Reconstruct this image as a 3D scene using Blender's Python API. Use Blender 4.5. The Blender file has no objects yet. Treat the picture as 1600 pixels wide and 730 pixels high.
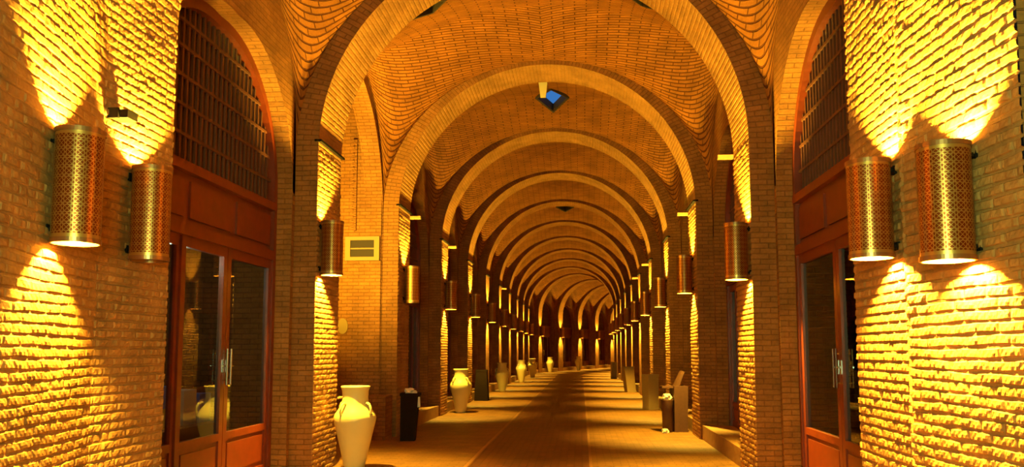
import bpy, math, random
import numpy as np
from mathutils import Vector, Matrix
random.seed(7); rng = np.random.RandomState(11)
PI = math.pi; R = math.radians
SC = bpy.context.scene
COL = SC.collection

# ------------------------------------------------------------------ camera, light, exposure
F_PX, PITCH, YAW, SHIFT_PX = 1300.0, 0.0934, 0.0825, 61.3
cam_d = bpy.data.cameras.new('camera'); cam = bpy.data.objects.new('camera', cam_d); COL.objects.link(cam)
cam_d.sensor_width = 36.0; cam_d.lens = 36.0 * F_PX / 1600.0
cam.location = (0, 0, 1.6); cam.rotation_euler = (PI/2 + PITCH, 0, YAW)
cam_d.shift_y = SHIFT_PX / 1600.0
cam_d.clip_end = 500
SC.camera = cam
SC.view_settings.view_transform = 'Standard'; SC.view_settings.look = 'None'
SC.view_settings.gamma = 1.0; SC.view_settings.use_curve_mapping = False
SC.view_settings.exposure = 0.0
w = bpy.data.worlds.new('dusk_sky'); SC.world = w; w.use_nodes = True
w.node_tree.nodes['Background'].inputs[0].default_value = (0.05, 0.22, 0.62, 1)
w.node_tree.nodes['Background'].inputs[1].default_value = 0.8
LAMP_COL = (1.0, 0.66, 0.055); LAMP_W = 1900.0
# unseen fill light added behind the viewer, standing in for a camera flash
ld = bpy.data.lights.new('flash_fill', 'POINT'); ld.energy = 1400; ld.color = (0.58, 1.0, 0.45); ld.shadow_soft_size = 0.9
lo = bpy.data.objects.new('flash_fill', ld); lo.location = (-0.5, -1.0, 2.3); COL.objects.link(lo)

# ------------------------------------------------------------------ materials
def new_mat(name):
    m = bpy.data.materials.new(name); m.use_nodes = True
    return m, m.node_tree.nodes, m.node_tree.links, m.node_tree.nodes['Principled BSDF']
def plain(name, col, rough=0.6, metal=0.0, noise=0.0, nscale=20, bump=0.0, spec=0.5):
    m, N, L, b = new_mat(name)
    b.inputs['Base Color'].default_value = (*col, 1); b.inputs['Roughness'].default_value = rough
    b.inputs['Metallic'].default_value = metal; b.inputs['Specular IOR Level'].default_value = spec
    if noise or bump:
        tc = N.new('ShaderNodeTexCoord'); n = N.new('ShaderNodeTexNoise'); n.inputs['Scale'].default_value = nscale
        n.inputs['Detail'].default_value = 5; L.new(tc.outputs['Object'], n.inputs['Vector'])
        if noise:
            mx = N.new('ShaderNodeMixRGB'); mx.inputs[1].default_value = (*[c*(1-noise) for c in col], 1)
            mx.inputs[2].default_value = (*[min(1, c*(1+noise)) for c in col], 1)
            L.new(n.outputs['Fac'], mx.inputs[0]); L.new(mx.outputs[0], b.inputs['Base Color'])
        if bump:
            bp = N.new('ShaderNodeBump'); bp.inputs['Strength'].default_value = 1; bp.inputs['Distance'].default_value = bump
            L.new(n.outputs['Fac'], bp.inputs['Height']); L.new(bp.outputs[0], b.inputs['Normal'])
    return m
PITCH_C = 0.0675; BRICK_W = 0.215
def brick(name, c1, c2, cm, joint_bump=0.012, rough_bump=0.006, bw=BRICK_W, rh=PITCH_C, ms=0.007, rough=0.85, spec=0.2):
    m, N, L, b = new_mat(name)
    b.inputs['Roughness'].default_value = rough; b.inputs['Specular IOR Level'].default_value = spec
    uv = N.new('ShaderNodeUVMap'); uv.uv_map = 'UVMap'
    wn = N.new('ShaderNodeTexNoise'); wn.inputs['Scale'].default_value = 6; L.new(uv.outputs[0], wn.inputs['Vector'])
    off = N.new('ShaderNodeVectorMath'); off.operation = 'SCALE'; off.inputs['Scale'].default_value = 0.012
    L.new(wn.outputs['Color'], off.inputs[0])
    add = N.new('ShaderNodeVectorMath'); add.operation = 'ADD'; L.new(uv.outputs[0], add.inputs[0]); L.new(off.outputs[0], add.inputs[1])
    t = N.new('ShaderNodeTexBrick'); t.offset = 0.5; t.inputs['Scale'].default_value = 1
    t.inputs['Brick Width'].default_value = bw; t.inputs['Row Height'].default_value = rh
    t.inputs['Mortar Size'].default_value = ms; t.inputs['Mortar Smooth'].default_value = 0.5; t.inputs['Bias'].default_value = 0.1
    t.inputs['Color1'].default_value = (*c1, 1); t.inputs['Color2'].default_value = (*c2, 1); t.inputs['Mortar'].default_value = (*cm, 1)
    L.new(add.outputs[0], t.inputs['Vector'])
    n2 = N.new('ShaderNodeTexNoise'); n2.inputs['Scale'].default_value = 30; n2.inputs['Detail'].default_value = 6; n2.inputs['Roughness'].default_value = 0.65
    L.new(uv.outputs[0], n2.inputs['Vector'])
    n3 = N.new('ShaderNodeTexNoise'); n3.inputs['Scale'].default_value = 2.2; n3.inputs['Detail'].default_value = 3; L.new(uv.outputs[0], n3.inputs['Vector'])
    mr = N.new('ShaderNodeMapRange'); mr.inputs[1].default_value = 0.3; mr.inputs[2].default_value = 0.7; mr.inputs[3].default_value = 0.72; mr.inputs[4].default_value = 1.12
    L.new(n3.outputs['Fac'], mr.inputs[0])
    mr2 = N.new('ShaderNodeMapRange'); mr2.inputs[1].default_value = 0.3; mr2.inputs[2].default_value = 0.75; mr2.inputs[3].default_value = 0.8; mr2.inputs[4].default_value = 1.12
    L.new(n2.outputs['Fac'], mr2.inputs[0])
    mu = N.new('ShaderNodeMath'); mu.operation = 'MULTIPLY'; L.new(mr.outputs[0], mu.inputs[0]); L.new(mr2.outputs[0], mu.inputs[1])
    cm_ = N.new('ShaderNodeVectorMath'); cm_.operation = 'SCALE'; L.new(t.outputs['Color'], cm_.inputs[0]); L.new(mu.outputs[0], cm_.inputs['Scale'])
    L.new(cm_.outputs[0], b.inputs['Base Color'])
    inv = N.new('ShaderNodeMath'); inv.operation = 'MULTIPLY'; inv.inputs[1].default_value = -joint_bump; L.new(t.outputs['Fac'], inv.inputs[0])
    ad = N.new('ShaderNodeMath'); ad.operation = 'MULTIPLY_ADD'; ad.inputs[1].default_value = rough_bump
    L.new(n2.outputs['Fac'], ad.inputs[0]); L.new(inv.outputs[0], ad.inputs[2])
    bp = N.new('ShaderNodeBump'); bp.inputs['Strength'].default_value = 1.0; bp.inputs['Distance'].default_value = 1.0
    L.new(ad.outputs[0], bp.inputs['Height']); L.new(bp.outputs[0], b.inputs['Normal'])
    return m
M = {}
C1, C2, CM = (0.43, 0.205, 0.055), (0.37, 0.17, 0.045), (0.38, 0.185, 0.055)
M['relief'] = brick('brick_relief', C1, C2, CM, joint_bump=0.002, rough_bump=0.005)
M['brick'] = brick('brick_smooth', (0.38, 0.155, 0.033), (0.31, 0.125, 0.026), (0.24, 0.10, 0.024), joint_bump=0.012)
M['vault'] = brick('brick_vault', (0.40, 0.142, 0.018), (0.32, 0.110, 0.014), (0.13, 0.038, 0.006), joint_bump=0.026, ms=0.013, rh=0.078, bw=0.42)  # same brick toned deeper and redder, the vault's shade put into its colour
M['paver'] = brick('paver_bricks', (0.29, 0.13, 0.028), (0.22, 0.095, 0.02), (0.14, 0.06, 0.015), joint_bump=0.006, rough_bump=0.010, bw=0.22, rh=0.11, rough=0.6, spec=0.4)
M['lane'] = brick('lane_bricks', (0.16, 0.05, 0.012), (0.12, 0.036, 0.009), (0.09, 0.028, 0.008), joint_bump=0.004, rough_bump=0.004, bw=0.22, rh=0.11, rough=0.5, spec=0.4)
M['edging'] = plain('pale_edging', (0.27, 0.115, 0.03), 0.6, noise=0.5, nscale=8)
M['stone'] = plain('stone_sill', (0.32, 0.15, 0.04), 0.8, noise=0.25, nscale=6, bump=0.01)
M['wood'] = plain('red_brown_wood', (0.17, 0.024, 0.004), 0.4, noise=0.35, nscale=7)
M['dark_wood'] = plain('dark_lattice_wood', (0.10, 0.026, 0.008), 0.6, noise=0.3, nscale=9)
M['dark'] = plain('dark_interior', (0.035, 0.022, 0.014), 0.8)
M['dark_pane'] = plain('dark_fanlight_backing', (0.035, 0.011, 0.005), 0.45)
M['iron'] = plain('dark_iron', (0.008, 0.005, 0.003), 0.8, spec=0.1, metal=0.0)
M['chrome'] = plain('chrome', (0.8, 0.78, 0.74), 0.15, metal=1.0)
M['clay'] = plain('cream_glazed_clay', (0.66, 0.55, 0.22), 0.4, noise=0.06, nscale=5)
M['bin_dark'] = plain('dark_bin_metal', (0.014, 0.006, 0.003), 0.85, metal=0.0, spec=0.15, noise=0.3)
M['bin_brown'] = plain('brown_bin_metal', (0.075, 0.026, 0.010), 0.6, metal=0.0, noise=0.3)
M['bin_pale'] = plain('pale_bin_metal', (0.34, 0.22, 0.085), 0.5, metal=0.0, noise=0.15)
M['rag'] = plain('crumpled_paper', (0.78, 0.70, 0.52), 0.8, bump=0.02, nscale=12)
M['timber'] = plain('pale_timber', (0.36, 0.20, 0.06), 0.7, noise=0.2)
M['plaque_frame'] = plain('plaque_frame', (0.30, 0.19, 0.06), 0.7)
M['plaster'] = plain('lit_plaster', (0.55, 0.30, 0.06), 0.8, noise=0.1, bump=0.01, nscale=5)
M['liner'] = plain('lamp_liner', (0.85, 0.72, 0.5), 0.5)
def emis(name, col, s):
    m, N, L, b = new_mat(name); b.inputs['Base Color'].default_value = (*col, 1)
    b.inputs['Emission Color'].default_value = (*col, 1); b.inputs['Emission Strength'].default_value = s
    return m
M['bulb'] = emis('lit_bulb', (1.0, 0.72, 0.28), 30)
def glass():
    m, N, L, b = new_mat('shop_glass'); out = N['Material Output']
    g = N.new('ShaderNodeBsdfGlossy'); g.inputs['Roughness'].default_value = 0.02; g.inputs['Color'].default_value = (0.9, 0.9, 0.9, 1)
    tr = N.new('ShaderNodeBsdfTransparent'); tr.inputs['Color'].default_value = (0.75, 0.78, 0.75, 1)
    fr = N.new('ShaderNodeFresnel'); fr.inputs['IOR'].default_value = 1.7
    mx = N.new('ShaderNodeMixShader'); L.new(fr.outputs[0], mx.inputs[0]); L.new(tr.outputs[0], mx.inputs[1]); L.new(g.outputs[0], mx.inputs[2])
    L.new(mx.outputs[0], out.inputs['Surface']); return m
M['glass'] = glass()
def copper():
    """copper tube pierced with a star and cross lattice"""
    m, N, L, b = new_mat('pierced_copper')
    uv = N.new('ShaderNodeUVMap'); uv.uv_map = 'UVMap'; sp = N.new('ShaderNodeSeparateXYZ'); L.new(uv.outputs[0], sp.inputs[0])
    def ma(op, *a):
        n = N.new('ShaderNodeMath'); n.operation = op
        for k, v in enumerate(a):
            if isinstance(v, (int, float)): n.inputs[k].default_value = v
            else: L.new(v, n.inputs[k])
        return n.outputs[0]
    def cell(o, ph): return ma('SUBTRACT', ma('FRACT', ma('ADD', ma('MULTIPLY', o, 1/0.058), ph)), 0.5)
    a, c = cell(sp.outputs[0], 0.5), cell(sp.outputs[1], 0.5)
    ea, ec = ma('ABSOLUTE', a), ma('ABSOLUTE', c)
    d = ma('MINIMUM', ma('ABSOLUTE', ma('SUBTRACT', ea, 0.12)), ma('ABSOLUTE', ma('SUBTRACT', ec, 0.12)))
    d = ma('MINIMUM', d, ma('MULTIPLY', ma('ABSOLUTE', ma('SUBTRACT', ea, ec)), 0.7))
    d = ma('MINIMUM', d, ma('MULTIPLY', ma('ABSOLUTE', ma('SUBTRACT', ma('ADD', ea, ec), 0.5)), 0.7))
    lat = ma('LESS_THAN', d, 0.026)
    # plain bands at the foot and head of the tube
    v = sp.outputs[1]
    band = ma('MAXIMUM', ma('LESS_THAN', v, 0.05), ma('GREATER_THAN', v, 0.67))
    fac = ma('MAXIMUM', lat, band)
    mx = N.new('ShaderNodeMixRGB'); mx.inputs[1].default_value = (0.24, 0.042, 0.006, 1); mx.inputs[2].default_value = (0.62, 0.33, 0.07, 1)
    L.new(fac, mx.inputs[0]); L.new(mx.outputs[0], b.inputs['Base Color'])
    b.inputs['Metallic'].default_value = 0.8; b.inputs['Roughness'].default_value = 0.32
    bp = N.new('ShaderNodeBump'); bp.inputs['Distance'].default_value = 0.002; L.new(fac, bp.inputs['Height']); L.new(bp.outputs[0], b.inputs['Normal'])
    return m
M['copper'] = copper()
M['copper_rim'] = plain('copper_rim', (0.42, 0.20, 0.07), 0.3, metal=0.8)

# ------------------------------------------------------------------ mesh helpers
def link_mesh(name, V, F, mats, uv=None, fm=None, parent=None, smooth=False):
    me = bpy.data.meshes.new(name); me.from_pydata([tuple(v) for v in V], [], [tuple(f) for f in F]); 
    if uv is not None:
        ul = me.uv_layers.new(name='UVMap'); uv = np.asarray(uv, dtype=np.float32)
        vi = np.zeros(len(me.loops), dtype=np.int32); me.loops.foreach_get('vertex_index', vi)
        ul.data.foreach_set('uv', uv[vi].ravel())
    for mm in (mats if isinstance(mats, (list, tuple)) else [mats]): me.materials.append(mm)
    if fm is not None: me.polygons.foreach_set('material_index', np.asarray(fm, dtype=np.int32))
    if smooth: me.polygons.foreach_set('use_smooth', np.ones(len(F), dtype=bool))
    me.update()
    o = bpy.data.objects.new(name, me); COL.objects.link(o)
    if parent is not None: o.parent = parent
    return o
class MB:
    """collects shapes into ONE mesh; uv in metres by dominant normal"""
    def __init__(s): s.V = []; s.F = []; s.UV = []
    def face(s, pts, uvs=None):
        k = len(s.V); pts = [Vector(p) for p in pts]
        if uvs is None:
            n = (pts[1]-pts[0]).cross(pts[2]-pts[0]); a = [abs(c) for c in n]
            ax = a.index(max(a))
            uvs = [((p.y, p.z), (p.x, p.z), (p.x, p.y))[ax] for p in pts]
        s.V += pts; s.UV += list(uvs); s.F.append(list(range(k, k+len(pts))))
    def box(s, a, b):
        (x0, y0, z0), (x1, y1, z1) = a, b
        c = [(x0,y0,z0),(x1,y0,z0),(x1,y1,z0),(x0,y1,z0),(x0,y0,z1),(x1,y0,z1),(x1,y1,z1),(x0,y1,z1)]
        for f in ((0,3,2,1),(4,5,6,7),(0,1,5,4),(1,2,6,5),(2,3,7,6),(3,0,4,7)): s.face([c[i] for i in f])
    def prism(s, b4, t4):
        c = list(b4)+list(t4)
        for f in ((3,2,1,0),(4,5,6,7),(0,1,5,4),(1,2,6,5),(2,3,7,6),(3,0,4,7)): s.face([c[i] for i in f])
    def bar(s, p, q, r, n=8):
        p, q = Vector(p), Vector(q); d = (q-p).normalized(); u = d.orthogonal().normalized(); v = d.cross(u)
        A = [p+(u*math.cos(2*PI*i/n)+v*math.sin(2*PI*i/n))*r for i in range(n)]; B = [a+(q-p) for a in A]
        for i in range(n): s.face([A[i], A[(i+1)%n], B[(i+1)%n], B[i]])
        s.face(A[::-1]); s.face(B)
    def tube(s, pts, r, n=8):
        rings = []
        pts = [Vector(p) for p in pts]
        for i, p in enumerate(pts):
            d = (pts[min(i+1, len(pts)-1)] - pts[max(i-1, 0)]).normalized()
            u = d.cross(Vector((0.13, 0.2, 1))).normalized(); v = d.cross(u)
            rings.append([p+(u*math.cos(2*PI*k/n)+v*math.sin(2*PI*k/n))*r for k in range(n)])
        for a, b in zip(rings, rings[1:]):
            for k in range(n): s.face([a[k], a[(k+1)%n], b[(k+1)%n], b[k]])
        s.face(rings[0][::-1]); s.face(rings[-1])
    def build(s, name, mat, parent=None, merge=True, smooth=False, bevel=0):
        o = link_mesh(name, s.V, s.F, mat, s.UV, parent=parent, smooth=smooth)
        if merge:
            import bmesh
            bm = bmesh.new(); bm.from_mesh(o.data); bmesh.ops.remove_doubles(bm, verts=bm.verts, dist=1e-5)
            bmesh.ops.recalc_face_normals(bm, faces=bm.faces)
            bm.to_mesh(o.data); bm.free()
        if bevel:
            md = o.modifiers.new('bevel', 'BEVEL'); md.width = bevel; md.segments = 2; md.limit_method = 'ANGLE'
        return o
def lathe(name, prof, mat, parent=None, n=40, center=(0, 0), uvr=None, smooth=True, sharp=False):
    V, F, UV = [], [], []
    for i, (r, z) in enumerate(prof):
        for k in range(n+1):
            a = 2*PI*k/n; V.append((center[0]+r*math.cos(a), center[1]+r*math.sin(a), z)); UV.append((a*(uvr or r), z))
    for i in range(len(prof)-1):
        for k in range(n): F.append((i*(n+1)+k, i*(n+1)+k+1, (i+1)*(n+1)+k+1, (i+1)*(n+1)+k))
    return link_mesh(name, V, F, mat, UV, parent=parent, smooth=smooth)
def tag(o, label, cat, group=None):
    o['label'] = label; o['category'] = cat
    if group: o['group'] = group
    return o
def struct(o, label=None):
    o['kind'] = 'structure'
    if label: o['label'] = label
    return o
def empty(name, loc, rz=0, label=None, cat=None, group=None):
    o = bpy.data.objects.new(name, None); COL.objects.link(o); o.empty_display_size = 0.1
    o.location = loc; o.rotation_euler = (0, 0, rz)
    if label: tag(o, label, cat, group)
    return o
def copy_tree(o, parent=None, top=True):
    c = o.copy(); COL.objects.link(c)
    if not top: c.parent = parent
    for ch in list(o.children): copy_tree(ch, c, False)
    return c

# ------------------------------------------------------------------ corridor frame: x across (0 = axis), y along, z up
CX = -0.655; BEND0, BEND1, SLOPE = 55.0, 64.0, 0.31
def path_x(y):
    if y <= BEND0: return CX
    if y <= BEND1: return CX + 0.5*SLOPE*(y-BEND0)**2/(BEND1-BEND0)
    return CX + 0.5*SLOPE*(BEND1-BEND0) + SLOPE*(y-BEND1)
def heading(y):
    if y <= BEND0: return 0.0
    return math.atan(SLOPE*min(1, (y-BEND0)/(BEND1-BEND0)))
def P(x, y, z):
    th = heading(y); return (path_x(y)+x*math.cos(th), y-x*math.sin(th), z)
HW = 2.80          # half width of the arch opening
ZS = 4.26          # springing height
WL = HW+0.30       # side wall line
ZV = 2.88          # vault rise
AT = 1.05          # arch depth
NA = 17
YF = [5.65, 10.59] + [10.59+4.907*k for k in range(1, NA-1)]

def relief_rows(total, dense, dz=0.12):
    """positions along the courses' normal and their 0..1 height profile"""
    s, h = [0.0], [0.0]
    if dense:
        n = int(total/PITCH_C)
        prof = ((0.0, 0.0), (0.13, 0.05), (0.22, 0.85), (0.5, 1.0), (0.80, 0.92), (0.90, 0.1))
        s, h = [], []
        for c in range(n+1):
            for f, hh in prof:
                v = (c+f)*PITCH_C
                if v <= total: s.append(v); h.append(hh)
        s.append(total); h.append(0.0)
    else:
        k = max(2, int(total/dz)); s = list(np.linspace(0, total, k+1)); h = [0.0]*(k+1)
    return np.array(s), np.array(h)
def relief_field(s, h, u, amp=0.016):
    """height over a grid: bricks stand proud by differing amounts, joints are raked back, some corners are broken"""
    S, U = np.meshgrid(s, u, indexing='ij'); row = np.floor(S/PITCH_C+1e-6)
    wob = 0.012*np.sin(U*2.3+row*0.7)+0.010*np.sin(U*9.1+row*2.1)
    uu = U+np.where(row % 2 == 0, 0.5*BRICK_W, 0)+wob
    bi = np.floor(uu/BRICK_W); fr = uu/BRICK_W-bi
    hsh = np.modf(np.abs(np.sin(row*127.1+bi*311.7)*43758.5453))[0]
    hsh2 = np.modf(np.abs(np.sin(row*269.5+bi*183.3)*24634.6345))[0]
    edge = np.clip(np.minimum(fr, 1-fr)*BRICK_W/0.020, 0, 1)
    edge = 0.2+0.8*edge*edge*(3-2*edge)
    rough = 0.12*np.sin(U*61+row*5.1)+0.10*np.sin(U*113+S*170)+0.10*np.sin(U*37-S*90)
    bite = np.clip(np.sin(U*21+row*3.3)*np.sin(U*47+row*1.9)-0.35, 0, 1)*1.1
    base = h[:, None]*edge*(0.62+0.5*hsh-0.35*(hsh2 > 0.93))
    hh = base*(1+rough)-bite*h[:, None]*0.5
    return amp*hh
def grid_mesh_arrays(X, UVa):
    r, c = X.shape[:2]; idx = np.arange(r*c).reshape(r, c)
    F = np.stack([idx[:-1, :-1], idx[:-1, 1:], idx[1:, 1:], idx[1:, :-1]], -1).reshape(-1, 4)
    return X.reshape(-1, 3), F, UVa.reshape(-1, 2)

def arch_profile(s):
    """inner outline by arc length from the left foot: position (x,z) and the inward normal"""
    La = PI*HW
    if s < ZS: return (-HW, s), (1, 0)
    if s < ZS+La:
        a = PI-(s-ZS)/HW; return (HW*math.cos(a), ZS+HW*math.sin(a)), (-math.cos(a), -math.sin(a))
    return (HW, ZS-(s-ZS-La)), (-1, 0)
ORD = ['', 'first', 'second', 'third', 'fourth', 'fifth', 'sixth', 'seventh', 'eighth', 'ninth', 'tenth', 'eleventh', 'twelfth', 'thirteenth', 'fourteenth', 'fifteenth', 'sixteenth', 'seventeenth']
def build_arch(i):
    y0, y1 = YF[i], YF[i]+AT
    total = 2*ZS+PI*HW
    dense = i <= 4
    s, h = relief_rows(total, dense, 0.15)
    nu = {0: 76, 1: 60, 2: 40, 3: 30, 4: 24}.get(i, 4)
    u = np.linspace(y0, y1, nu+1)
    if dense:
        H = relief_field(s, h, u); H[:, 0] = 0; H[:, -1] = 0
        H *= np.where((s > ZS) & (s < ZS+PI*HW), 0.4 if i else 0.9, 1.0)[:, None]
    else: H = np.zeros((len(s), len(u)))
    X = np.zeros((len(s), len(u), 3)); UVa = np.zeros((len(s), len(u), 2))
    pr = [arch_profile(v) for v in s]
    for a, ((px, pz), (nx, nz)) in enumerate(pr):
        for b in range(len(u)):
            X[a, b] = P(px+nx*H[a, b], u[b], pz+nz*H[a, b])
    UVa[..., 0] = u[None, :]; UVa[..., 1] = s[:, None]
    V, F, UV = grid_mesh_arrays(X, UVa)
    V = list(map(tuple, V)); F = [tuple(int(q) for q in f) for f in F]; UV = [tuple(q) for q in UV]
    fm = [0]*len(F)
    # front and rear faces
    for yy, flip in ((y0, False), (y1, True)):
        ss = np.concatenate([np.linspace(0, ZS, 9), np.linspace(ZS, ZS+PI*HW, 65)[1:], np.linspace(ZS+PI*HW, total, 9)[1:]])
        base = len(V)
        for v in ss:
            (px, pz), (nx, nz) = arch_profile(v)
            if v <= ZS: q = (-WL-0.12, pz)
            elif v >= ZS+PI*HW: q = (WL+0.12, pz)
            else:
                a = PI-(v-ZS)/HW; q = ((WL+0.12)*math.cos(a), ZS+(ZV+0.25)*math.sin(a))
            V.append(P(px, yy, pz)); V.append(P(q[0], yy, q[1]))
            d = math.hypot(q[0]-px, q[1]-pz); UV.append((0.0, v)); UV.append((d, v))
        for k in range(len(ss)-1):
            f = (base+2*k, base+2*k+1, base+2*k+3, base+2*k+2)
            F.append(f[::-1] if flip else f); fm.append(1)
    o = link_mesh('brick_arch', V, F, [M['relief'] if dense else M['brick'], M['brick']], UV, fm)
    return o
arches = []
for i in range(NA):
    o = build_arch(i); arches.append(o)
    if i == 0:
        o.name = 'brick_arch'; lab = 'tall brick arch nearest the viewer, only its two lamp-lit legs showing at the sides'
    elif i == 1: lab = 'widest complete brick arch framing the passage, its crown just out of the picture'
    elif i == 2: lab = 'broad brick arch whose crown shows whole in front of the blue skylight'
    elif i < 12: lab = f'round brick arch, {ORD[i]} along the passage, the widest one being first'
    else: lab = f'brick arch at the curving far end, {ORD[i]} from the widest one'
    tag(o, lab, 'arch', 'brick arches across the passage')

# ------------------------------------------------------------------ vaults (ceiling)
def pointed(a, rise):
    Rr = (rise*rise+a*a)/(2*a)
    return lambda y: math.sqrt(max(0.0, Rr*Rr-(min(abs(y), a)+Rr-a)**2))
def vault_z(x, t, half):
    zt = ZV*math.sqrt(max(0.0, 1-(x/(WL))**2))
    zs = pointed(half, 2.35)(t)
    return ZS+(zt**4+zs**4)**0.25
HOLES = {1: [(1.62, -1.50, 0.26, 0.38), (-1.62, -1.50, 0.26, 0.38)], 2: [(0.04, 0.15, 0.35, 0.74)], 5: [(0.05, 0.1, 0.33, 0.62)]}
def build_vault(i):
    ya, yb = YF[i]+AT, YF[i+1]; L = yb-ya; half = L/2; ym = (ya+yb)/2
    near = i <= 5
    th = np.linspace(-PI/2, PI/2, 97 if near else 41)
    xs = WL*np.sin(th)
    ts = np.linspace(-half, half, 61 if near else 17)
    holes = HOLES.get(i, [])
    if holes:
        xs = np.unique(np.concatenate([xs]+[np.linspace(h[0]-h[2], h[0]+h[2], 25) for h in holes]))
        ts = np.unique(np.concatenate([ts]+[np.linspace(h[1]-h[3], h[1]+h[3], 25) for h in holes]))
    V, UV, F = [], [], []
    for x in xs:
        arc = WL*math.asin(max(-1, min(1, x/WL)))
        for t in ts:
            V.append(P(x, ym+t, vault_z(x, t, half))); UV.append((arc*1.05, t+0.42*abs(arc)))
    n = len(ts)
    for a in range(len(xs)-1):
        for b in range(n-1):
            xc, tc = (xs[a]+xs[a+1])/2, (ts[b]+ts[b+1])/2
            if any(abs(xc-h[0])/h[2]+abs(tc-h[1])/h[3] < 1.0 for h in holes): continue
            F.append((a*n+b, a*n+b+1, (a+1)*n+b+1, (a+1)*n+b))
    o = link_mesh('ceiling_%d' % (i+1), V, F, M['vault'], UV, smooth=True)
    struct(o, 'brick vault of the %s bay' % ORD[i+1])
for i in range(NA-1): build_vault(i)

def opening_frame(i, h, height, closed, name, label, cat, rim=0.05, drop=0.03, shaftmat='dark'):
    """diamond collar under a hole in the vault plus its shaft"""
    ya, yb = YF[i]+AT, YF[i+1]; half = (yb-ya)/2; ym = (ya+yb)/2
    pts = [(0, -1), (1, 0), (0, 1), (-1, 0)]
    def ring(k, dz):
        out = []
        for px, pt in pts:
            x, t = h[0]+px*(h[2]+k), h[1]+pt*(h[3]+k*1.6)
            out.append(Vector(P(x, ym+t, vault_z(x, t, half)+dz)))
        return out
    mb = MB()
    a, b, c, d = ring(-0.015, -drop), ring(rim, -drop), ring(rim, 0.04), ring(-0.015, height)
    for k in range(4):
        j = (k+1) % 4
        mb.face([a[k], a[j], b[j], b[k]]); mb.face([b[k], b[j], c[j], c[k]]); mb.face([a[j], a[k], d[k], d[j]])
    if closed: mb.face(d)
    o = mb.build(name, M[shaftmat]); tag(o, label, cat); return o
h = HOLES[2][0]; opening_frame(2, h, 0.16, False, 'skylight', 'diamond-shaped skylight open to blue evening sky in the vault', 'skylight', rim=0.04)
h = HOLES[5][0]; opening_frame(5, h, 0.20, True, 'skylight', 'dark closed diamond skylight in the vault further down the passage', 'skylight', rim=0.04)
for k, h in enumerate(HOLES[1]):
    opening_frame(1, h, 0.5, True, 'vault_vent', 'small dark vent in the vault above the %s shoulder of the widest arch' % ('right', 'left')[k], 'vent', rim=0.03, drop=0.01)

# ------------------------------------------------------------------ side walls with pointed openings
DOOR_ZS, DOOR_RISE = 3.66, 1.64
def build_side(i, side):
    ya, yb = YF[i]+AT, YF[i+1]; L = yb-ya; half = L/2; ym = (ya+yb)/2
    passage = (i == 1 and side < 0)
    a = half-0.10; zsp, rise = (DOOR_ZS, DOOR_RISE) if not passage else (4.12, 2.28)
    if passage: a = half-0.02
    f = pointed(a, rise); V, UV, F = [], [], []
    inner = [(-a, z) for z in np.linspace(0, zsp, 6)]+[(-a*math.cos(q), None) for q in np.linspace(0, PI, 33)[1:-1]]+[(a, z) for z in np.linspace(zsp, 0, 6)]
    inner = [(t, z if z is not None else zsp+f(t)) for t, z in inner]
    ztop = 7.4
    n = len(inner)
    depth = 0.22 if not passage else 0.35
    outer = []
    for k, (t, z) in enumerate(inner):
        if k < 6: outer.append((-half, z))
        elif k >= n-6: outer.append((half, z))
        else:
            q = (k-5)/(n-11); outer.append((-half+2*half*q, ztop))
    for (t, z), (t2, z2) in zip(inner, outer):
        V += [P(side*WL, ym+t, z), P(side*WL, ym+t2, z2), P(side*(WL+depth), ym+t, z)]
        UV += [(ym+t, z), (ym+t2, z2), (ym+t+0.0, z)]
    # reveal gets its own vertices so the courses run through it
    base = len(V); sl = 0
    for k, (t, z) in enumerate(inner):
        if k: sl += math.dist(inner[k], inner[k-1])
        V += [P(side*WL, ym+t, z), P(side*(WL+depth), ym+t, z)]; UV += [(0, sl), (depth, sl)]
    for k in range(n-1):
        F.append((3*k, 3*k+1, 3*k+4, 3*k+3)); F.append((base+2*k, base+2*k+1, base+2*k+3, base+2*k+2))
    # top corners
    V += [P(side*WL, ym-half, ztop), P(side*WL, ym+half, ztop)]; UV += [(ym-half, ztop), (ym+half, ztop)]
    F.append((3*5, 3*5+1, len(V)-2, 3*6+1)) ; F.append((3*(n-6), 3*(n-6)+1, len(V)-1, 3*(n-7)+1))
    nm = 'wall_%s_%d' % ('left' if side < 0 else 'right', i+1)
    o = link_mesh(nm, V, F, M['brick'], UV); struct(o, 'brick side wall around the %s opening on the %s' % (ORD[i+1], 'left' if side < 0 else 'right'))
for i in range(NA-1):
    for sd in (-1, 1): build_side(i, sd)

# outer shell of the shops (their back walls and ceilings) and the far end wall
def strip(name, side, zs_=0.0, zt=7.4, xo=5.4):
    ys = list(np.arange(5.6, YF[-1]+4, 2.0)); V, F, UV = [], [], []
    for y in ys:
        V += [P(side*xo, y, zs_), P(side*xo, y, zt), P(side*(HW+0.05), y, zt)]; UV += [(y, 0), (y, zt), (y, zt+2)]
    for k in range(len(ys)-1):
        F.append((3*k, 3*k+3, 3*k+4, 3*k+1)); F.append((3*k+1, 3*k+4, 3*k+5, 3*k+2))
    struct(link_mesh(name, V, F, M['dark'], UV))
strip('wall_shop_back_left', -1); strip('wall_shop_back_right', 1)
mb = MB(); ye = YF[-1]+2.2
mb.face([P(-5.6, ye, 0), P(5.6, ye, 0), P(5.6, ye, 7.6), P(-5.6, ye, 7.6)])
mb.face([P(-5.6, YF[-1]+0.5, 7.5), P(5.6, YF[-1]+0.5, 7.5), P(5.6, ye, 7.5), P(-5.6, ye, 7.5)])
struct(mb.build('wall_far', M['brick'], merge=False))
# masonry between neighbouring shops, hidden behind each pier
mb = MB()

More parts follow.
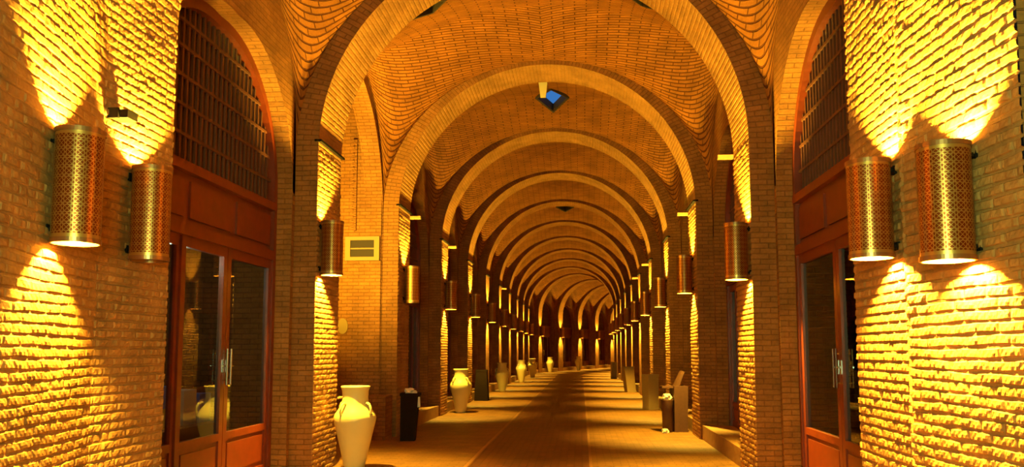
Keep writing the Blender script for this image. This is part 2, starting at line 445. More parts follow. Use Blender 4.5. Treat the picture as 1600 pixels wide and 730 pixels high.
# ------------------------------------------------------------------ floor
ys = list(np.arange(-6, 50, 2.0))+list(np.arange(50, YF[-1]+6, 1.0))
bands = [(-5.6, -0.98, 0), (-0.98, -0.93, 2), (-0.93, 0.76, 1), (0.76, 0.80, 2), (0.80, 5.6, 0)]
V, F, UV, fm = [], [], [], []
for x0, x1, mi in bands:
    b0 = len(V)
    for y in ys:
        for x in (x0, x1): V.append(P(x, y, 0)); UV.append((x, y) if mi != 1 else (y, x))
    for k in range(len(ys)-1):
        F.append((b0+2*k, b0+2*k+1, b0+2*k+3, b0+2*k+2)); fm.append(mi)
o = link_mesh('floor', V, F, [M['paver'], M['lane'], M['edging']], UV, fm); struct(o, 'brick paved floor with a darker central lane between pale edging strips')

# stone thresholds in each bay
for i in range(NA-1):
    ya, yb = YF[i]+AT, YF[i+1]
    for sd in (-1, 1):
        if i == 1 and sd < 0: continue
        a = P(sd*(HW+0.02), ya, 0); mb = MB()
        xs_ = sorted([sd*(HW+0.03), sd*(WL+0.45)])
        q = [P(xs_[0], ya, 0), P(xs_[1], ya, 0), P(xs_[1], yb, 0), P(xs_[0], yb, 0)]
        hh = 0.26 if i else 0.08
        mb.prism(q, [(p[0], p[1], hh) for p in q])
        struct(mb.build('door_sill_%d' % (2*i+(sd > 0)+1), M['stone'], merge=True))

# ------------------------------------------------------------------ crossing around the viewer
def relief_wall(name, p0, p1, z1, label, side, amp=0.016):
    """straight relief brick wall from p0 to p1 (plan), its bricks facing the passage"""
    p0, p1 = Vector((*p0, 0)), Vector((*p1, 0)); d = p1-p0; L = d.length; d.normalize()
    n = Vector((d.y, -d.x, 0)) * side
    s, h_ = relief_rows(z1, True); u = np.linspace(0, L, int(L/0.015))
    H = relief_field(s, h_, u+3.3, amp)
    X = np.zeros((len(s), len(u), 3)); 
    X[..., 0] = p0.x+d.x*u[None, :]+n.x*H; X[..., 1] = p0.y+d.y*u[None, :]+n.y*H; X[..., 2] = s[:, None]+0.006*np.sin(u[None, :]*3.1+np.floor(s[:, None]/PITCH_C+1e-6)*0.7)+0.003*np.sin(u[None, :]*13+np.floor(s[:, None]/PITCH_C+1e-6)*1.9)
    UVa = np.zeros((len(s), len(u), 2)); UVa[..., 0] = u[None, :]+3.3; UVa[..., 1] = s[:, None]
    V, F, UV = grid_mesh_arrays(X, UVa)
    return struct(link_mesh(name, V, F, M['relief'], UV), label)
LW = ((-3.455, 5.67), (-3.055, 3.65)); RW = ((2.145, 5.67), (2.273, 4.39))
relief_wall('wall_near_left', LW[0], LW[1], 7.0, 'rough brick wall at the near left carrying a large lamp', -1, 0.012)
relief_wall('wall_near_right', RW[0], RW[1], 7.0, 'rough brick wall at the near right carrying a large lamp', 1)
mb = MB()
def vw(a, b, z0=0, z1=8.0): mb.face([(a[0], a[1], z0), (b[0], b[1], z0), (b[0], b[1], z1), (a[0], a[1], z1)])
vw(LW[1], (-4.8, 3.65)); vw((-4.8, 3.65), (-4.8, -6))
vw(RW[1], (3.9, 4.39)); vw((3.9, 4.39), (3.9, -6))
vw(LW[0], LW[1], 6.95, 8.0); vw(RW[0], RW[1], 6.95, 8.0)
mb.face([(-4.9, -6, 8), (4, -6, 8), (4, 5.62, 8), (-4.9, 5.62, 8)])
vw((-4.9, 5.66), (4, 5.66), 6.9, 8)
vw((-4.9, -6), (4, -6), 0, 8)  # unseen end wall, added to keep blue sky light out of the passage
struct(mb.build('wall_crossing', M['brick'], merge=False), 'plain brick walls and roof of the crossing, with an added end wall')

# ------------------------------------------------------------------ wall lamps
LH = 0.72
def make_lamp():
    root = empty('wall_lamp', (0, 0, 0)); c = (0.168, 0); r = 0.142
    lathe('shell', [(r, 0.0), (r, LH)], M['copper'], root, n=48, center=c, uvr=r)
    lathe('liner', [(r-0.006, 0.004), (r-0.006, LH-0.004)], M['liner'], root, n=48, center=c)
    for z in (0, LH-0.03):
        lathe('rim', [(r-0.008, z), (r+0.006, z), (r+0.006, z+0.03), (r-0.008, z+0.03), (r-0.008, z)], M['copper_rim'], root, n=48, center=c, smooth=False)
    lathe('divider', [(0.0005, LH/2-0.004), (r-0.008, LH/2-0.004), (r-0.008, LH/2+0.004), (0.0005, LH/2+0.004)], M['copper_rim'], root, n=24, center=c, smooth=False)
    for z in (0.09, LH-0.07):
        m_ = MB(); m_.box((-0.01, -0.012, z-0.012), (0.032, 0.012, z+0.012)); m_.box((-0.015, -0.03, z-0.03), (0.008, 0.03, z+0.03)); m_.build('bracket', M['iron'], root, merge=False)
    for z in (0.29, LH-0.29):
        lathe('bulb', [(0.0005, z-0.04), (0.022, z-0.033), (0.035, z-0.01), (0.035, z+0.01), (0.022, z+0.033), (0.0005, z+0.04)], M['bulb'], root, n=16, center=c)
    return root
LAMP0 = make_lamp(); lamp_used = False
GAIN = 1.0
def spot(parent, z, up, power, tilt=0.0):
    d = bpy.data.lights.new('lamp_beam', 'SPOT'); d.energy = power; d.color = LAMP_COL
    d.spot_size = R(150); d.spot_blend = 0.3; d.shadow_soft_size = 0.035
    o = bpy.data.objects.new('lamp_beam', d); COL.objects.link(o); o.parent = parent
    o.location = (0.168, 0, z); o.rotation_euler = (PI if up else 0, 0, 0)
def place_lamp(x, y, z, rz, label, up=1.0, down=1.0, sc=1.0):
    global lamp_used
    if lamp_used: o = copy_tree(LAMP0)
    else: o = LAMP0
    lamp_used = True
    for ch in [c for c in o.children if c.type == 'LIGHT']: bpy.data.objects.remove(ch)
    o.location = (x, y, z); o.rotation_euler = (0, 0, rz); o.scale = (sc, sc, sc)
    tag(o, label, 'lamp', 'copper wall lamps along the passage')
    jobs.append((o, up, down))
    if x > 0 and y < 7: o.scale = (sc, sc, 0.93)
    return o
jobs = []
# two big ones on the walls beside the viewer
def on_wall(w_, t): return (w_[0][0]+(w_[1][0]-w_[0][0])*t, w_[0][1]+(w_[1][1]-w_[0][1])*t)
lx, ly = on_wall(LW, 0.40); place_lamp(lx, ly, 2.26, math.atan2(0.198, 1.0), 'large pierced copper lamp at the left edge, on the rough wall nearest the viewer', 1, 1)
rx, ry = on_wall(RW, 0.66); place_lamp(rx, ry, 2.10, PI-math.atan2(0.10, 1.0), 'large pierced copper lamp at the right edge, on the rough wall nearest the viewer', 1, 1)
for i in range(NA):
    for sd in (-1, 1):
        y = YF[i]+(AT*0.45 if i > 1 else (((0.40, 0.13), (0.12, 0.08))[i][sd > 0])); hd = heading(y); p = P(sd*(HW-0.012), y, 0)
        z = {0: (2.28, 2.22), 1: (2.59, 2.49), 2: (2.52, 2.68)}.get(i, (2.64, 2.68))[sd > 0]; up = dn = 1.0
        side = 'left' if sd < 0 else 'right'
        if i > 1: lab = f'pierced copper wall lamp on the {side} leg of the {ORD[i]} arch along the passage'
        if i == 0: lab = ('unlit-below copper wall lamp between the big lamp and the left wooden door' if sd < 0 else 'copper wall lamp between the big right lamp and the tall right wooden door')
        if i == 1: lab = f'copper wall lamp on the {side} leg of the widest arch'
        if i == 0 and sd < 0: dn = 0.0
        if i == 2 and sd < 0: dn = 0.0
        place_lamp(p[0], p[1], z, (0 if sd < 0 else PI)-hd, lab, up, dn)
for o, up, dn in jobs:
    yy = o.location.y; k = 1.0 if yy < 9 else 0.6 if yy < 13 else 0.42
    du = 0.15 if yy < 9 else 0.15 if yy < 13 else 0.18; left_big = yy < 5.3 and o.location.x < 0
    if left_big: du = 0.17
    if dn: spot(o, 0.16 if left_big else 0.12 if yy < 9 else 0.15 if yy < 13 else 0.19, False, LAMP_W*dn*(0.62 if yy > 13 and o.location.x < CX else 1.0))
    if up: spot(o, LH-du, True, LAMP_W*up*k)
    if not dn:   # this lamp's lower bulb is out
        b_ = [c for c in o.children if c.name.startswith('bulb')]
        b_ = min(b_, key=lambda c: sum(v.co.z for v in c.data.vertices)/len(c.data.vertices))
        b_.data = b_.data.copy(); b_.data.materials[0] = M['liner']

# ------------------------------------------------------------------ wooden shopfronts
def make_shopfront(L, style, ZB=0.26):
    """local: x along the wall (0 = middle), y into the shop, z up"""
    root = empty('shopfront', (0, 0, 0)); a = L/2-0.10; f = pointed(a, DOOR_RISE); zs_ = DOOR_ZS
    fw = 0.09
    # outer frame: an inverted U following the pointed arch
    m_ = MB()
    pts = [(-a, ZB)]+[(-a, zs_)]+[(-a*math.cos(q), None) for q in np.linspace(0, PI, 41)[1:-1]]+[(a, zs_), (a, ZB)]
    pts = [(x, zs_+f(x) if z is None else z) for x, z in pts]
    k = (a-fw)/a
    ins = [(x*k, z if z <= zs_ else zs_+(z-zs_)*((DOOR_RISE-fw*1.3)/DOOR_RISE)) for x, z in pts]
    for j in range(len(pts)-1):
        p, q, r_, s_ = pts[j], pts[j+1], ins[j+1], ins[j]
        b4 = [(p[0], 0, p[1]), (q[0], 0, q[1]), (r_[0], 0, r_[1]), (s_[0], 0, s_[1])]
        t4 = [(x, 0.12, z) for x, _, z in b4]
        for fc in ((3,2,1,0), (4,5,6,7), (0,1,5,4), (2,3,7,6)): m_.face([(b4+t4)[c] for c in fc])
    m_.box((-a+fw, -0.03, 3.40), (a-fw, 0.12, 3.50)); m_.box((-a+fw, -0.02, 2.76), (a-fw, 0.12, 2.88))
    m_.build('frame', M['wood'], root, merge=False)
    m_ = MB(); m_.box((-a+fw, 0.05, 2.88), (a-fw, 0.09, 3.40))
    n_ = 3
    for j in range(n_):
        x0 = -a+fw+(2*a-2*fw)*j/n_; x1 = -a+fw+(2*a-2*fw)*(j+1)/n_; m_.box((x0+0.07, 0.025, 2.95), (x1-0.07, 0.05, 3.33))
    m_.build('fascia_panel', M['wood'], root, merge=False)
    # fanlight lattice
    m_ = MB(); kk = (a-fw)
    ff = lambda x: 3.50 if abs(x) >= kk else zs_+f(x/kk*a)*((DOOR_RISE-fw*1.3)/DOOR_RISE)
    for j in range(1, 30):
        x = -kk+2*kk*j/30; zt = ff(x)
        if zt > 3.55: m_.box((x-0.018, 0.065, 3.50), (x+0.018, 0.085, zt))
    for z in (3.80, 4.10, 4.40, 4.70, 4.97):
        xx = kk
        while xx > 0 and ff(xx-1e-4) < z: xx -= 0.01
        m_.box((-xx, 0.055, z-0.016), (xx, 0.085, z+0.016))
    m_.build('fanlight_lattice', M['dark_wood'], root, merge=False)
    m_ = MB(); top = [(x, 0.10, z) for x, z in ins if z >= zs_-0.01]
    m_.face([(-kk, 0.10, 3.50)]+top+[(kk, 0.10, 3.50)]); m_.build('fanlight_pane', M['dark_pane'], root, merge=False)
    # leaves
    z0, z1 = ZB, 2.76
    for (x0, x1, kind, hside) in style:
        st = 0.10 if kind == 'door' else 0.06
        yo = 0.02 if kind == 'door' else 0.04
        m_ = MB()
        m_.box((x0+0.006, yo, z0), (x0+st, yo+0.055, z1)); m_.box((x1-st, yo, z0), (x1-0.006, yo+0.055, z1))
        m_.box((x0+st, yo, z1-0.11), (x1-st, yo+0.055, z1)); m_.box((x0+st, yo, z0), (x1-st, yo+0.055, z0+0.10))
        m_.box((x0+st, yo, 0.61), (x1-st, yo+0.055, 0.69))
        m_.box((x0+st, yo+0.02, z0+0.10), (x1-st, yo+0.04, 0.61)); m_.box((x0+st+0.05, yo+0.006, z0+0.16), (x1-st-0.05, yo+0.02, 0.56))
        leaf = m_.build('door_leaf' if kind == 'door' else 'side_light', M['wood'], root, merge=False)
        m_ = MB(); m_.face([(x0+st, yo+0.03, 0.69), (x1-st, yo+0.03, 0.69), (x1-st, yo+0.03, z1-0.11), (x0+st, yo+0.03, z1-0.11)])
        m_.build('pane', M['glass'], leaf, merge=False)
        if hside:
            hx = x1-0.05 if hside > 0 else x0+0.05
            m_ = MB(); m_.bar((hx, yo-0.05, 1.22), (hx, yo-0.05, 1.62), 0.013, 10)
            for z in (1.27, 1.57): m_.bar((hx, yo-0.05, z), (hx, yo+0.005, z), 0.009, 8)
            m_.box((hx-0.022, yo-0.006, 1.36), (hx+0.022, yo+0.002, 1.50)); m_.bar((hx, yo-0.035, 1.43), (hx+(-0.09 if hside > 0 else 0.09), yo-0.035, 1.43), 0.008)
            m_.build('handle', M['chrome'], leaf, merge=False)
    return root
def style_std(L, first=False):
    a = L/2-0.10-0.09; return [(-a, -a+0.62, 'side', 0), (-a+0.62, 0.0, 'door', 1), (0.0, a-0.62, 'door', -1), (a-0.62, a, 'side', 0)]
def put_front(o, i, sd, label):
    ya, yb = YF[i]+AT, YF[i+1]; ym = (ya+yb)/2; hd = heading(ym)
    o.location = P(sd*(WL+0.20), ym, 0)
    # local +y must point away from the passage; local x runs along it
    o.rotation_euler = (0, 0, (PI/2 if sd < 0 else -PI/2)-hd)
    tag(o, label, 'shopfront', 'arched wooden shopfronts in the side bays')
L0 = YF[1]-YF[0]-AT; a0 = L0/2-0.19
# left near: local x = +y world for sd<0 (rotated +90 deg)
put_front(make_shopfront(L0, [(-a0, -0.68, 'side', 0), (-0.68, 0.42, 'door', 1), (0.42, a0, 'door', -1)], 0.08), 0, -1, 'nearest left arched wooden shopfront, glazed door leaves under a dark lattice fanlight')
put_front(make_shopfront(L0, [(-a0, -0.27, 'door', 1), (-0.27, 1.05, 'door', -1), (1.05, a0, 'side', 0)], 0.08), 0, 1, 'arched wooden shopfront with long chrome door handles on the right side')
L1 = YF[2]-YF[1]-AT; proto = make_shopfront(L1, style_std(L1)); used = False
for i in range(1, NA-1):
    for sd in (-1, 1):
        if i == 1 and sd < 0: continue
        o = copy_tree(proto) if used else proto; used = True
        side = 'left' if sd < 0 else 'right'
        put_front(o, i, sd, f'dark arched wooden shopfront on the {side}, just beyond the {ORD[i]} arch')

# solid masonry between the shops behind every pier so that bays do not look into each other
for i in range(NA):
    for sd in (-1, 1):
        mb = MB(); a, b = sorted([sd*(WL+0.10), sd*5.4])
        ys_, ye_ = YF[i]-0.02, YF[i]+AT+0.02
        if i == 0: ys_ = YF[0]+0.05
        q = [P(a, ys_, 0), P(b, ys_, 0), P(b, ye_, 0), P(a, ye_, 0)]
        mb.prism(q, [(p[0], p[1], 7.39) for p in q])
        struct(mb.build('wall_pier_%s_%d' % ('left' if sd < 0 else 'right', i+1), M['brick']))

# ------------------------------------------------------------------ side passage on the left, second bay
ya, yb = YF[1]+AT, YF[2]
def xl(x): return CX-x            # x measured leftwards from the axis
mb = MB()
jy = yb-0.06
# far jamb: full height brick face turned to the viewer
mb.face([(xl(WL+0.02), jy, 0), (xl(HW+0.80), jy, 0), (xl(HW+0.80), jy, 7), (xl(WL+0.02), jy, 7)])
mb.face([(xl(HW+0.80), jy, 0), (xl(5.3), jy, 0), (xl(5.3), jy, 3.85), (xl(HW+0.80), jy, 3.85)])
mb.face([(xl(HW+0.80), jy, 3.85), (xl(5.3), jy, 3.85), (xl(5.3), jy+1.0, 3.85), (xl(HW+0.80), jy+1.0, 3.85)])
mb.face([(xl(HW+0.80), jy, 3.85), (xl(HW+0.80), jy+1.0, 3.85), (xl(HW+0.80), jy+1.0, 7), (xl(HW+0.80), jy, 7)])
struct(mb.build('wall_passage_jamb', M['brick'], merge=False), 'lamp-lit brick jamb of the side passage')
mb = MB(); mb.face([(xl(5.3), ya, 0), (xl(5.3), jy+1.0, 0), (xl(5.3), jy+1.0, 7), (xl(5.3), ya, 7)])
mb.face([(xl(5.3), jy+1.0, 3.6), (xl(HW+0.80), jy+1.0, 3.6), (xl(HW+0.80), jy+1.0, 7), (xl(5.3), jy+1.0, 7)])
struct(mb.build('wall_passage_back', M['plaster'], merge=False), 'pale plastered wall deep in the side passage')
# toothed brick edge beside the niche
mb = MB()
for k in range(26):
    z = 3.88+k*0.068; 
    mb.box((xl(HW+0.80+(0.05 if k % 2 else 0.0)+0.05), jy-0.05, z), (xl(HW+0.80), jy+0.10, z+0.058))
tag(mb.build('toothed_brick_edge', M['brick'], merge=False), 'toothed column of bricks edging the tall niche above the framed panel', 'brickwork')
# plaque
pz0, pz1 = 3.30, 3.76; px0, px1 = xl(HW+1.00), xl(HW+0.34)
t = empty('framed_panel', ((px0+px1)/2, jy, pz0), 0, 'framed two-pane panel mounted on the lit jamb of the side passage', 'panel')
def rel(mb_): 
    for v in mb_.V: v.x -= t.location.x; v.y -= t.location.y; v.z -= t.location.z
mb = MB()
for b in (((px0, jy-0.06, pz0), (px1, jy, pz0+0.07)), ((px0, jy-0.06, pz1-0.07), (px1, jy, pz1)), ((px0, jy-0.06, pz0+0.07), (px0+0.10, jy, pz1-0.07)), ((px1-0.10, jy-0.06, pz0+0.07), (px1, jy, pz1-0.07)), ((px0+0.10, jy-0.045, (pz0+pz1)/2-0.012), (px1-0.10, jy, (pz0+pz1)/2+0.012))): mb.box(*b)
rel(mb); mb.build('frame', M['plaque_frame'], t, merge=False)
for z0, z1 in ((pz0+0.07, (pz0+pz1)/2-0.012), ((pz0+pz1)/2+0.012, pz1-0.07)):
    mb = MB(); mb.box((px0+0.10, jy-0.025, z0), (px1-0.10, jy, z1)); rel(mb); mb.build('pane', M['dark'], t, merge=False)
# round pale disc on the jamb
mb = MB(); n = 24; c = (xl(HW+1.03), jy, 2.06)
A = [(c[0]+0.10*math.cos(2*PI*k/n), c[1]-0.02, c[2]+0.15*math.sin(2*PI*k/n)) for k in range(n)]; B = [(x, jy, z) for x, y, z in A]
mb.face(A[::-1])
for k in range(n): mb.face([A[k], A[(k+1) % n], B[(k+1) % n], B[k]])
tag(mb.build('wall_plate', plain('faded_green_enamel', (0.30, 0.19, 0.04), 0.7), merge=False), 'faded oval greenish plate on the brick jamb below the framed panel', 'sign')
# low plinth at the foot of the jamb
mb = MB(); mb.box((xl(HW+1.25), jy-0.55, 0), (xl(HW+0.06), jy-0.01, 0.78))
tag(mb.build('masonry_bench', M['brick'], merge=True), 'low brown masonry block at the foot of the side passage jamb, behind the bin', 'bench')
# flood lamp inside the passage, fixed behind the leg of the widest arch
t = empty('flood_lamp', (xl(HW+1.0), ya+0.35, 3.05), 0, 'flood lamp in the side passage, fixed behind the left leg of the widest arch', 'lamp')
mb = MB(); mb.prism([(-0.09, -0.06, 0), (0.09, -0.06, 0), (0.09, 0.06, 0.0), (-0.09, 0.06, 0.0)], [(-0.14, -0.10, 0.14), (0.14, -0.10, 0.14), (0.14, 0.12, 0.10), (-0.14, 0.12, 0.10)]); mb.build('housing', M['iron'], t)
mb = MB(); mb.box((-0.02, -0.40, 0.02), (0.02, -0.06, 0.06)); mb.build('bracket', M['iron'], t, merge=False)
d = bpy.data.lights.new('flood_beam', 'SPOT'); d.energy = LAMP_W*0.95; d.color = LAMP_COL; d.spot_size = R(150); d.spot_blend = 0.6; d.shadow_soft_size = 0.08
o = bpy.data.objects.new('flood_beam', d); COL.objects.link(o); o.parent = t; o.location = (0, 0.05, 0.22); o.rotation_euler = (R(90+40), 0, 0)

# ------------------------------------------------------------------ jars
def make_jar():
    root = empty('clay_jar', (0, 0, 0))
    prof = [(0.0005, 0.0), (0.125, 0.0), (0.135, 0.03), (0.15, 0.10), (0.19, 0.28), (0.235, 0.47), (0.272, 0.62), (0.285, 0.70), (0.272, 0.745), (0.235, 0.80), (0.195, 0.86), (0.178, 0.91), (0.172, 0.98), (0.178, 1.06), (0.193, 1.10), (0.197, 1.115), (0.19, 1.125), (0.175, 1.115), (0.162, 1.05), (0.155, 0.95), (0.16, 0.88), (0.2, 0.8), (0.24, 0.7), (0.19, 0.4), (0.10, 0.10), (0.0005, 0.08)]
    b = lathe('body', prof, M['clay'], root, n=48)
    for k in range(4):
        a = PI/4+k*PI/2; d = Vector((math.cos(a), math.sin(a), 0)); m_ = MB()
        pts = []
        for (r, z) in ((0.185, 0.885), (0.215, 0.90), (0.255, 0.885), (0.278, 0.84), (0.284, 0.79), (0.272, 0.745)): pts.append(d*r+Vector((0, 0, z)))
        m_.tube(pts, 0.017, 8); m_.build('handle', M['clay'], root, smooth=True)
    return root
J0 = make_jar(); J = [(-3.05, 11.16, 0.3, 'largest cream clay jar, standing at the left leg of the widest arch'),
     (-3.12, 21.6, 0.1, 'cream clay jar beside the dark bin, second from the viewer on the left'),
     (-3.10, 32.8, 0.5, 'cream clay jar on the left, standing alone beyond the dark bin'),
     (-3.00, 42.0, 0.2, 'cream clay jar on the left, fourth along the wall'),
     (-2.90, 50.0, 0.9, 'small-looking clay jar on the left, close behind the fourth jar'),
     (-2.30, 62.0, 0.0, 'distant clay jar on the left where the passage starts to curve'),
     (-0.22, 68.0, 0.4, 'bright distant clay jar standing by the far curving wall')]
for k, (x, y, rz, lab) in enumerate(J):
    o = J0 if k == 0 else copy_tree(J0)
    o.location = (x, y, 0); o.rotation_euler = (0, 0, rz); tag(o, lab, 'jar', 'cream clay jars along the left wall')

# ------------------------------------------------------------------ bins and small things
def crumple(name, r, loc, parent=None, mat='rag', n=10):
    V, F = [], []
    rows, cols = 8, 14
    for i in range(rows+1):
        for k in range(cols):
            a, b = PI*i/rows, 2*PI*k/cols; q = r*(1+0.28*math.sin(3*b+i*1.7)*math.sin(a)+0.15*math.sin(5*b-2*i))
            V.append((loc[0]+q*math.sin(a)*math.cos(b), loc[1]+q*math.sin(a)*math.sin(b)*0.8, loc[2]+q*0.7*math.cos(a)))
    for i in range(rows):
        for k in range(cols): F.append((i*cols+k, i*cols+(k+1) % cols, (i+1)*cols+(k+1) % cols, (i+1)*cols+k))
    return link_mesh(name, V, F, M[mat], parent=parent)
def tapered_bin(name, loc, rz, wb, wt, h, mat, label, lean=(0, 0), lid=False, rag=False):
    root = empty(name, loc, rz, label, 'bin', 'litter bins along the passage')
    def sq(w_, z, f=1.0): return [(-w_/2+lean[0]*f, -w_/2+lean[1]*f, z), (w_/2+lean[0]*f, -w_/2+lean[1]*f, z), (w_/2+lean[0]*f, w_/2+lean[1]*f, z), (-w_/2+lean[0]*f, w_/2+lean[1]*f, z)]
    m_ = MB(); a, b, c, d = sq(wb, 0.0, 0), sq(wt, h), sq(wt-0.03, h), sq(wb-0.03, 0.05, 0)
    for k in range(4):
        j = (k+1) % 4; m_.face([a[k], a[j], b[j], b[k]]); m_.face([b[k], b[j], c[j], c[k]]); m_.face([c[k], c[j], d[j], d[k]])
    m_.face(a[::-1]); m_.face(d); m_.build('body', M[mat], root)
    m_ = MB(); e, g = sq(wt+0.02, h-0.05, 0.95), sq(wt+0.02, h+0.004)
    gi = sq(wt-0.03, h+0.004); ei = sq(wt-0.03, h-0.05, 0.95)
    for k in range(4):
        j = (k+1) % 4; m_.face([e[k], e[j], g[j], g[k]]); m_.face([g[k], g[j], gi[j], gi[k]]); m_.face([ei[j], ei[k], gi[k], gi[j]]); m_.face([e[j], e[k], ei[k], ei[j]])
    m_.build('rim', M[mat], root)
    return root
b1 = tapered_bin('litter_bin', (-3.10, 14.9, 0), 0.1, 0.26, 0.33, 0.84, 'bin_dark', 'dark tapered litter bin topped with pale crumpled paper, on the left', (0.04, 0))
tag(crumple('crumpled_paper', 0.10, (-3.06, 14.86, 0.86)), 'pale crumpled paper heaped on the dark left bin', 'litter')
mb = MB(); mb.prism([(-2.90, 14.720, 0.60), (-2.85, 14.720, 0.60), (-2.85, 14.750, 0.60), (-2.90, 14.750, 0.60)], [(-2.89, 14.725, 0.78), (-2.86, 14.725, 0.78), (-2.86, 14.745, 0.78), (-2.89, 14.745, 0.78)])
mb.build('notice', M['rag'], None, merge=False)
nt = bpy.data.objects['notice']; nt.parent = b1; nt.matrix_parent_inverse = (Matrix.Translation(b1.location) @ Matrix.Rotation(0.1, 4, 'Z')).inverted(); nt['label'] = 'white slip hanging on the bin'
tapered_bin('litter_bin', (-3.2, 26.9, 0), 0.0, 0.44, 0.34, 0.98, 'bin_dark', 'nearly black litter bin standing right behind the second jar')
# right double bin
t = empty('double_litter_bin', (1.82, 16.95, 0), 0.15, 'brown two-part litter bin with a raised tilted lid, at the second right leg', 'bin', 'litter bins along the passage')
mb = MB(); mb.prism([(-0.02, -0.16, 0), (0.24, -0.16, 0), (0.24, 0.16, 0), (-0.02, 0.16, 0)], [(-0.02, -0.18, 0.90), (0.26, -0.18, 0.90), (0.26, 0.18, 0.90), (-0.02, 0.18, 0.90)]); mb.build('tall_bin', M['bin_brown'], t)
mb = MB()
prof = [(0.0005, 0.0), (0.10, 0.0), (0.115, 0.62), (0.12, 0.64), (0.10, 0.64), (0.09, 0.5), (0.0005, 0.5)]
lathe('round_bin', prof, M['bin_brown'], t, n=24, center=(-0.14, -0.08))
mb.prism([(-0.24, -0.10, 0.86), (0.0, -0.10, 0.86), (0.0, 0.12, 0.86), (-0.24, 0.12, 0.86)], [(-0.24, -0.10, 0.90), (0.0, -0.10, 0.90), (0.0, 0.12, 0.90), (-0.24, 0.12, 0.90)]); mb.build('shelf', M['bin_brown'], t)
mb = MB(); mb.prism([(0.02, -0.12, 0.90), (0.10, -0.12, 0.90), (0.10, 0.10, 0.90), (0.02, 0.10, 0.90)], [(0.17, -0.12, 1.20), (0.21, -0.12, 1.18), (0.21, 0.10, 1.18), (0.17, 0.10, 1.20)]); mb.build('lid', M['bin_brown'], t)
tag(crumple('crumpled_paper', 0.085, (1.69, 16.85, 0.69)), 'pale crumpled paper on top of the low round bin', 'litter')
tag(crumple('crumpled_paper', 0.065, (1.62, 16.6, 0.04)), 'pale scrap of paper on the floor by the double bin', 'litter')
tapered_bin('litter_bin', (1.88, 23.2, 0), 0.5, 0.31, 0.33, 0.95, 'bin_pale', 'pale metal litter bin on the right, between the third and fourth legs')
tapered_bin('litter_bin', (1.88, 32.7, 0), 0.3, 0.34, 0.38, 0.98, 'bin_pale', 'leaning grey litter bin further along the right wall', (-0.10, 0))
tapered_bin('litter_bin', (1.86, 48.3, 0), 0.2, 0.30, 0.32, 0.95, 'bin_pale', 'farthest small litter bin on the right wall')
# timber stubs and iron straps on the arch legs
def stub(i, sd, z=4.30):
    mb = MB(); ww = P(sd*HW, YF[i]+AT+0.03, z); x0, x1 = sorted([0.12*sd, -0.22*sd]); mb.box((x0, -0.04, -0.03), (x1, 0.04, 0.03))
    o = mb.build('timber_stub', M['timber'], bevel=0.004); o.location = ww
    tag(o, 'short pale timber stub jutting from the %s leg of %s' % ('left' if sd < 0 else 'right', 'the widest arch' if i == 1 else 'the %s arch' % ORD[i]), 'beam', 'timber stubs on the arches')
for i, sd in ((1, 1), (2, 1), (2, -1), (3, -1), (5, 1), (6, -1), (4, 1)): stub(i, sd)
for i in range(1, 11):
    for sd in (-1, 1):
        if i == 1 and sd > 0: continue
        mb = MB(); x0, x1 = sorted([0.0, -0.05*sd]); mb.box((x0, 0, 0), (x1, AT+0.05, 0.03)); 
        mb.box(*[(min(0.04*sd, 0), -0.012, 0), (max(0.04*sd, 0), 0.0, 0.03)])
        o = mb.build('iron_strap', M['iron'], merge=False); o.location = P(sd*(HW+0.0), YF[i]-0.03, ZS+0.10)
        tag(o, 'thin dark iron strap across the %s springing of %s' % ('left' if sd < 0 else 'right', 'the widest arch' if i == 1 else 'the %s arch' % ORD[i]), 'strap', 'iron straps at the arch springings')
# pale box hung under the crown of the second arch
t = empty('hanging_box', (-0.74, 16.72, 6.80), 0, 'small pale box lamp hanging at the arch crown beside the blue skylight', 'lamp')
mb = MB(); mb.prism([(-0.055, -0.05, 0), (0.055, -0.05, 0), (0.055, 0.05, 0), (-0.055, 0.05, 0)], [(-0.09, -0.07, 0.30), (0.09, -0.07, 0.30), (0.09, 0.07, 0.30), (-0.09, 0.07, 0.30)]); mb.build('housing', M['clay'], t)
mb = MB(); mb.bar((0, 0, 0.30), (0, 0, 0.50), 0.012); mb.build('rod', M['timber'], t)
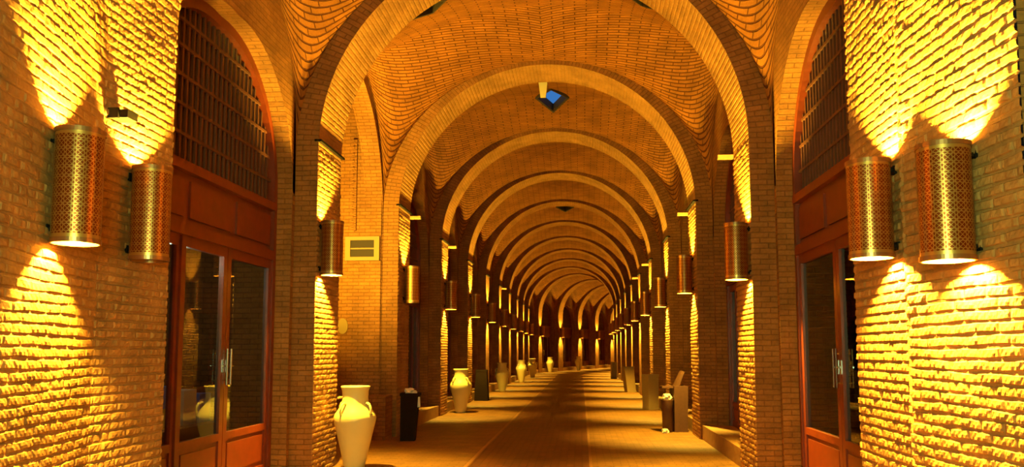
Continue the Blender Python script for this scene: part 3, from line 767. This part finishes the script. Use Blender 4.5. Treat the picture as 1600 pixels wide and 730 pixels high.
# dark stub between the two left lamps
mb = MB(); mb.box((-0.02, -0.07, -0.03), (0.14, 0.07, 0.03)); mb.box((0.0, -0.095, -0.038), (0.08, -0.07, 0.038))
o = mb.build('iron_bracket', M['iron'], merge=False); o.location = (-3.45, 5.80, 3.34); tag(o, 'short dark iron bracket on the brick between the two nearest left lamps', 'bracket')
# bent pipe behind the first jar
mb = MB(); mb.tube([(0, 0, 0), (0.12, 0, 0.02), (0.20, 0, 0.03), (0.05, 0, 0.0)][:3], 0.02); mb.tube([(0.0, 0, 0.01), (-0.02, 0, -0.03), (-0.03, 0, -0.18)], 0.02)
o = mb.build('bent_pipe', M['timber'], merge=False); o.location = (-3.5, 11.72, 0.92); tag(o, 'bent pale pipe end on the pier behind the largest jar', 'pipe')
# goods seen dimly through the left shop window
colr = [plain('blue_card', (0.12, 0.16, 0.42), 0.5), plain('cream_card', (0.6, 0.5, 0.3), 0.5), plain('yellow_card', (0.6, 0.42, 0.06), 0.5)]
mb = MB(); mb.box((-4.9, 7.6, 0), (-4.35, 9.9, 0.75)); tag(mb.build('display_table', M['dark_wood']), 'dark display table inside the left shop', 'table')
for k, (y, z, w_, h_, m_) in enumerate(((7.9, 0.75, 0.3, 0.42, 0), (8.3, 0.75, 0.3, 0.30, 1), (8.7, 0.75, 0.3, 0.22, 2), (8.72, 0.97, 0.26, 0.24, 0), (9.2, 0.75, 0.32, 0.40, 1), (9.6, 0.75, 0.3, 0.34, 0))):
    mb = MB(); mb.box((-4.8, y, z), (-4.5, y+w_, z+h_)); tag(mb.build('carton', colr[m_], bevel=0.006), ['tall blue carton at the near end of the display table', 'cream carton between blue and yellow ones', 'flat yellow carton under a blue one', 'blue carton stacked on the yellow one', 'large cream carton on the far half of the table', 'blue carton at the far end of the display table'][k], 'box', 'cartons in the left shop window')

d = bpy.data.lights.new('goods_fill', 'POINT'); d.energy = 14; d.color = (0.9, 1.0, 0.8); d.shadow_soft_size = 0.1  # added fill light that brightens the window goods, no fitting modelled
o = bpy.data.objects.new('goods_fill', d); COL.objects.link(o); o.location = (-4.35, 8.6, 2.6)
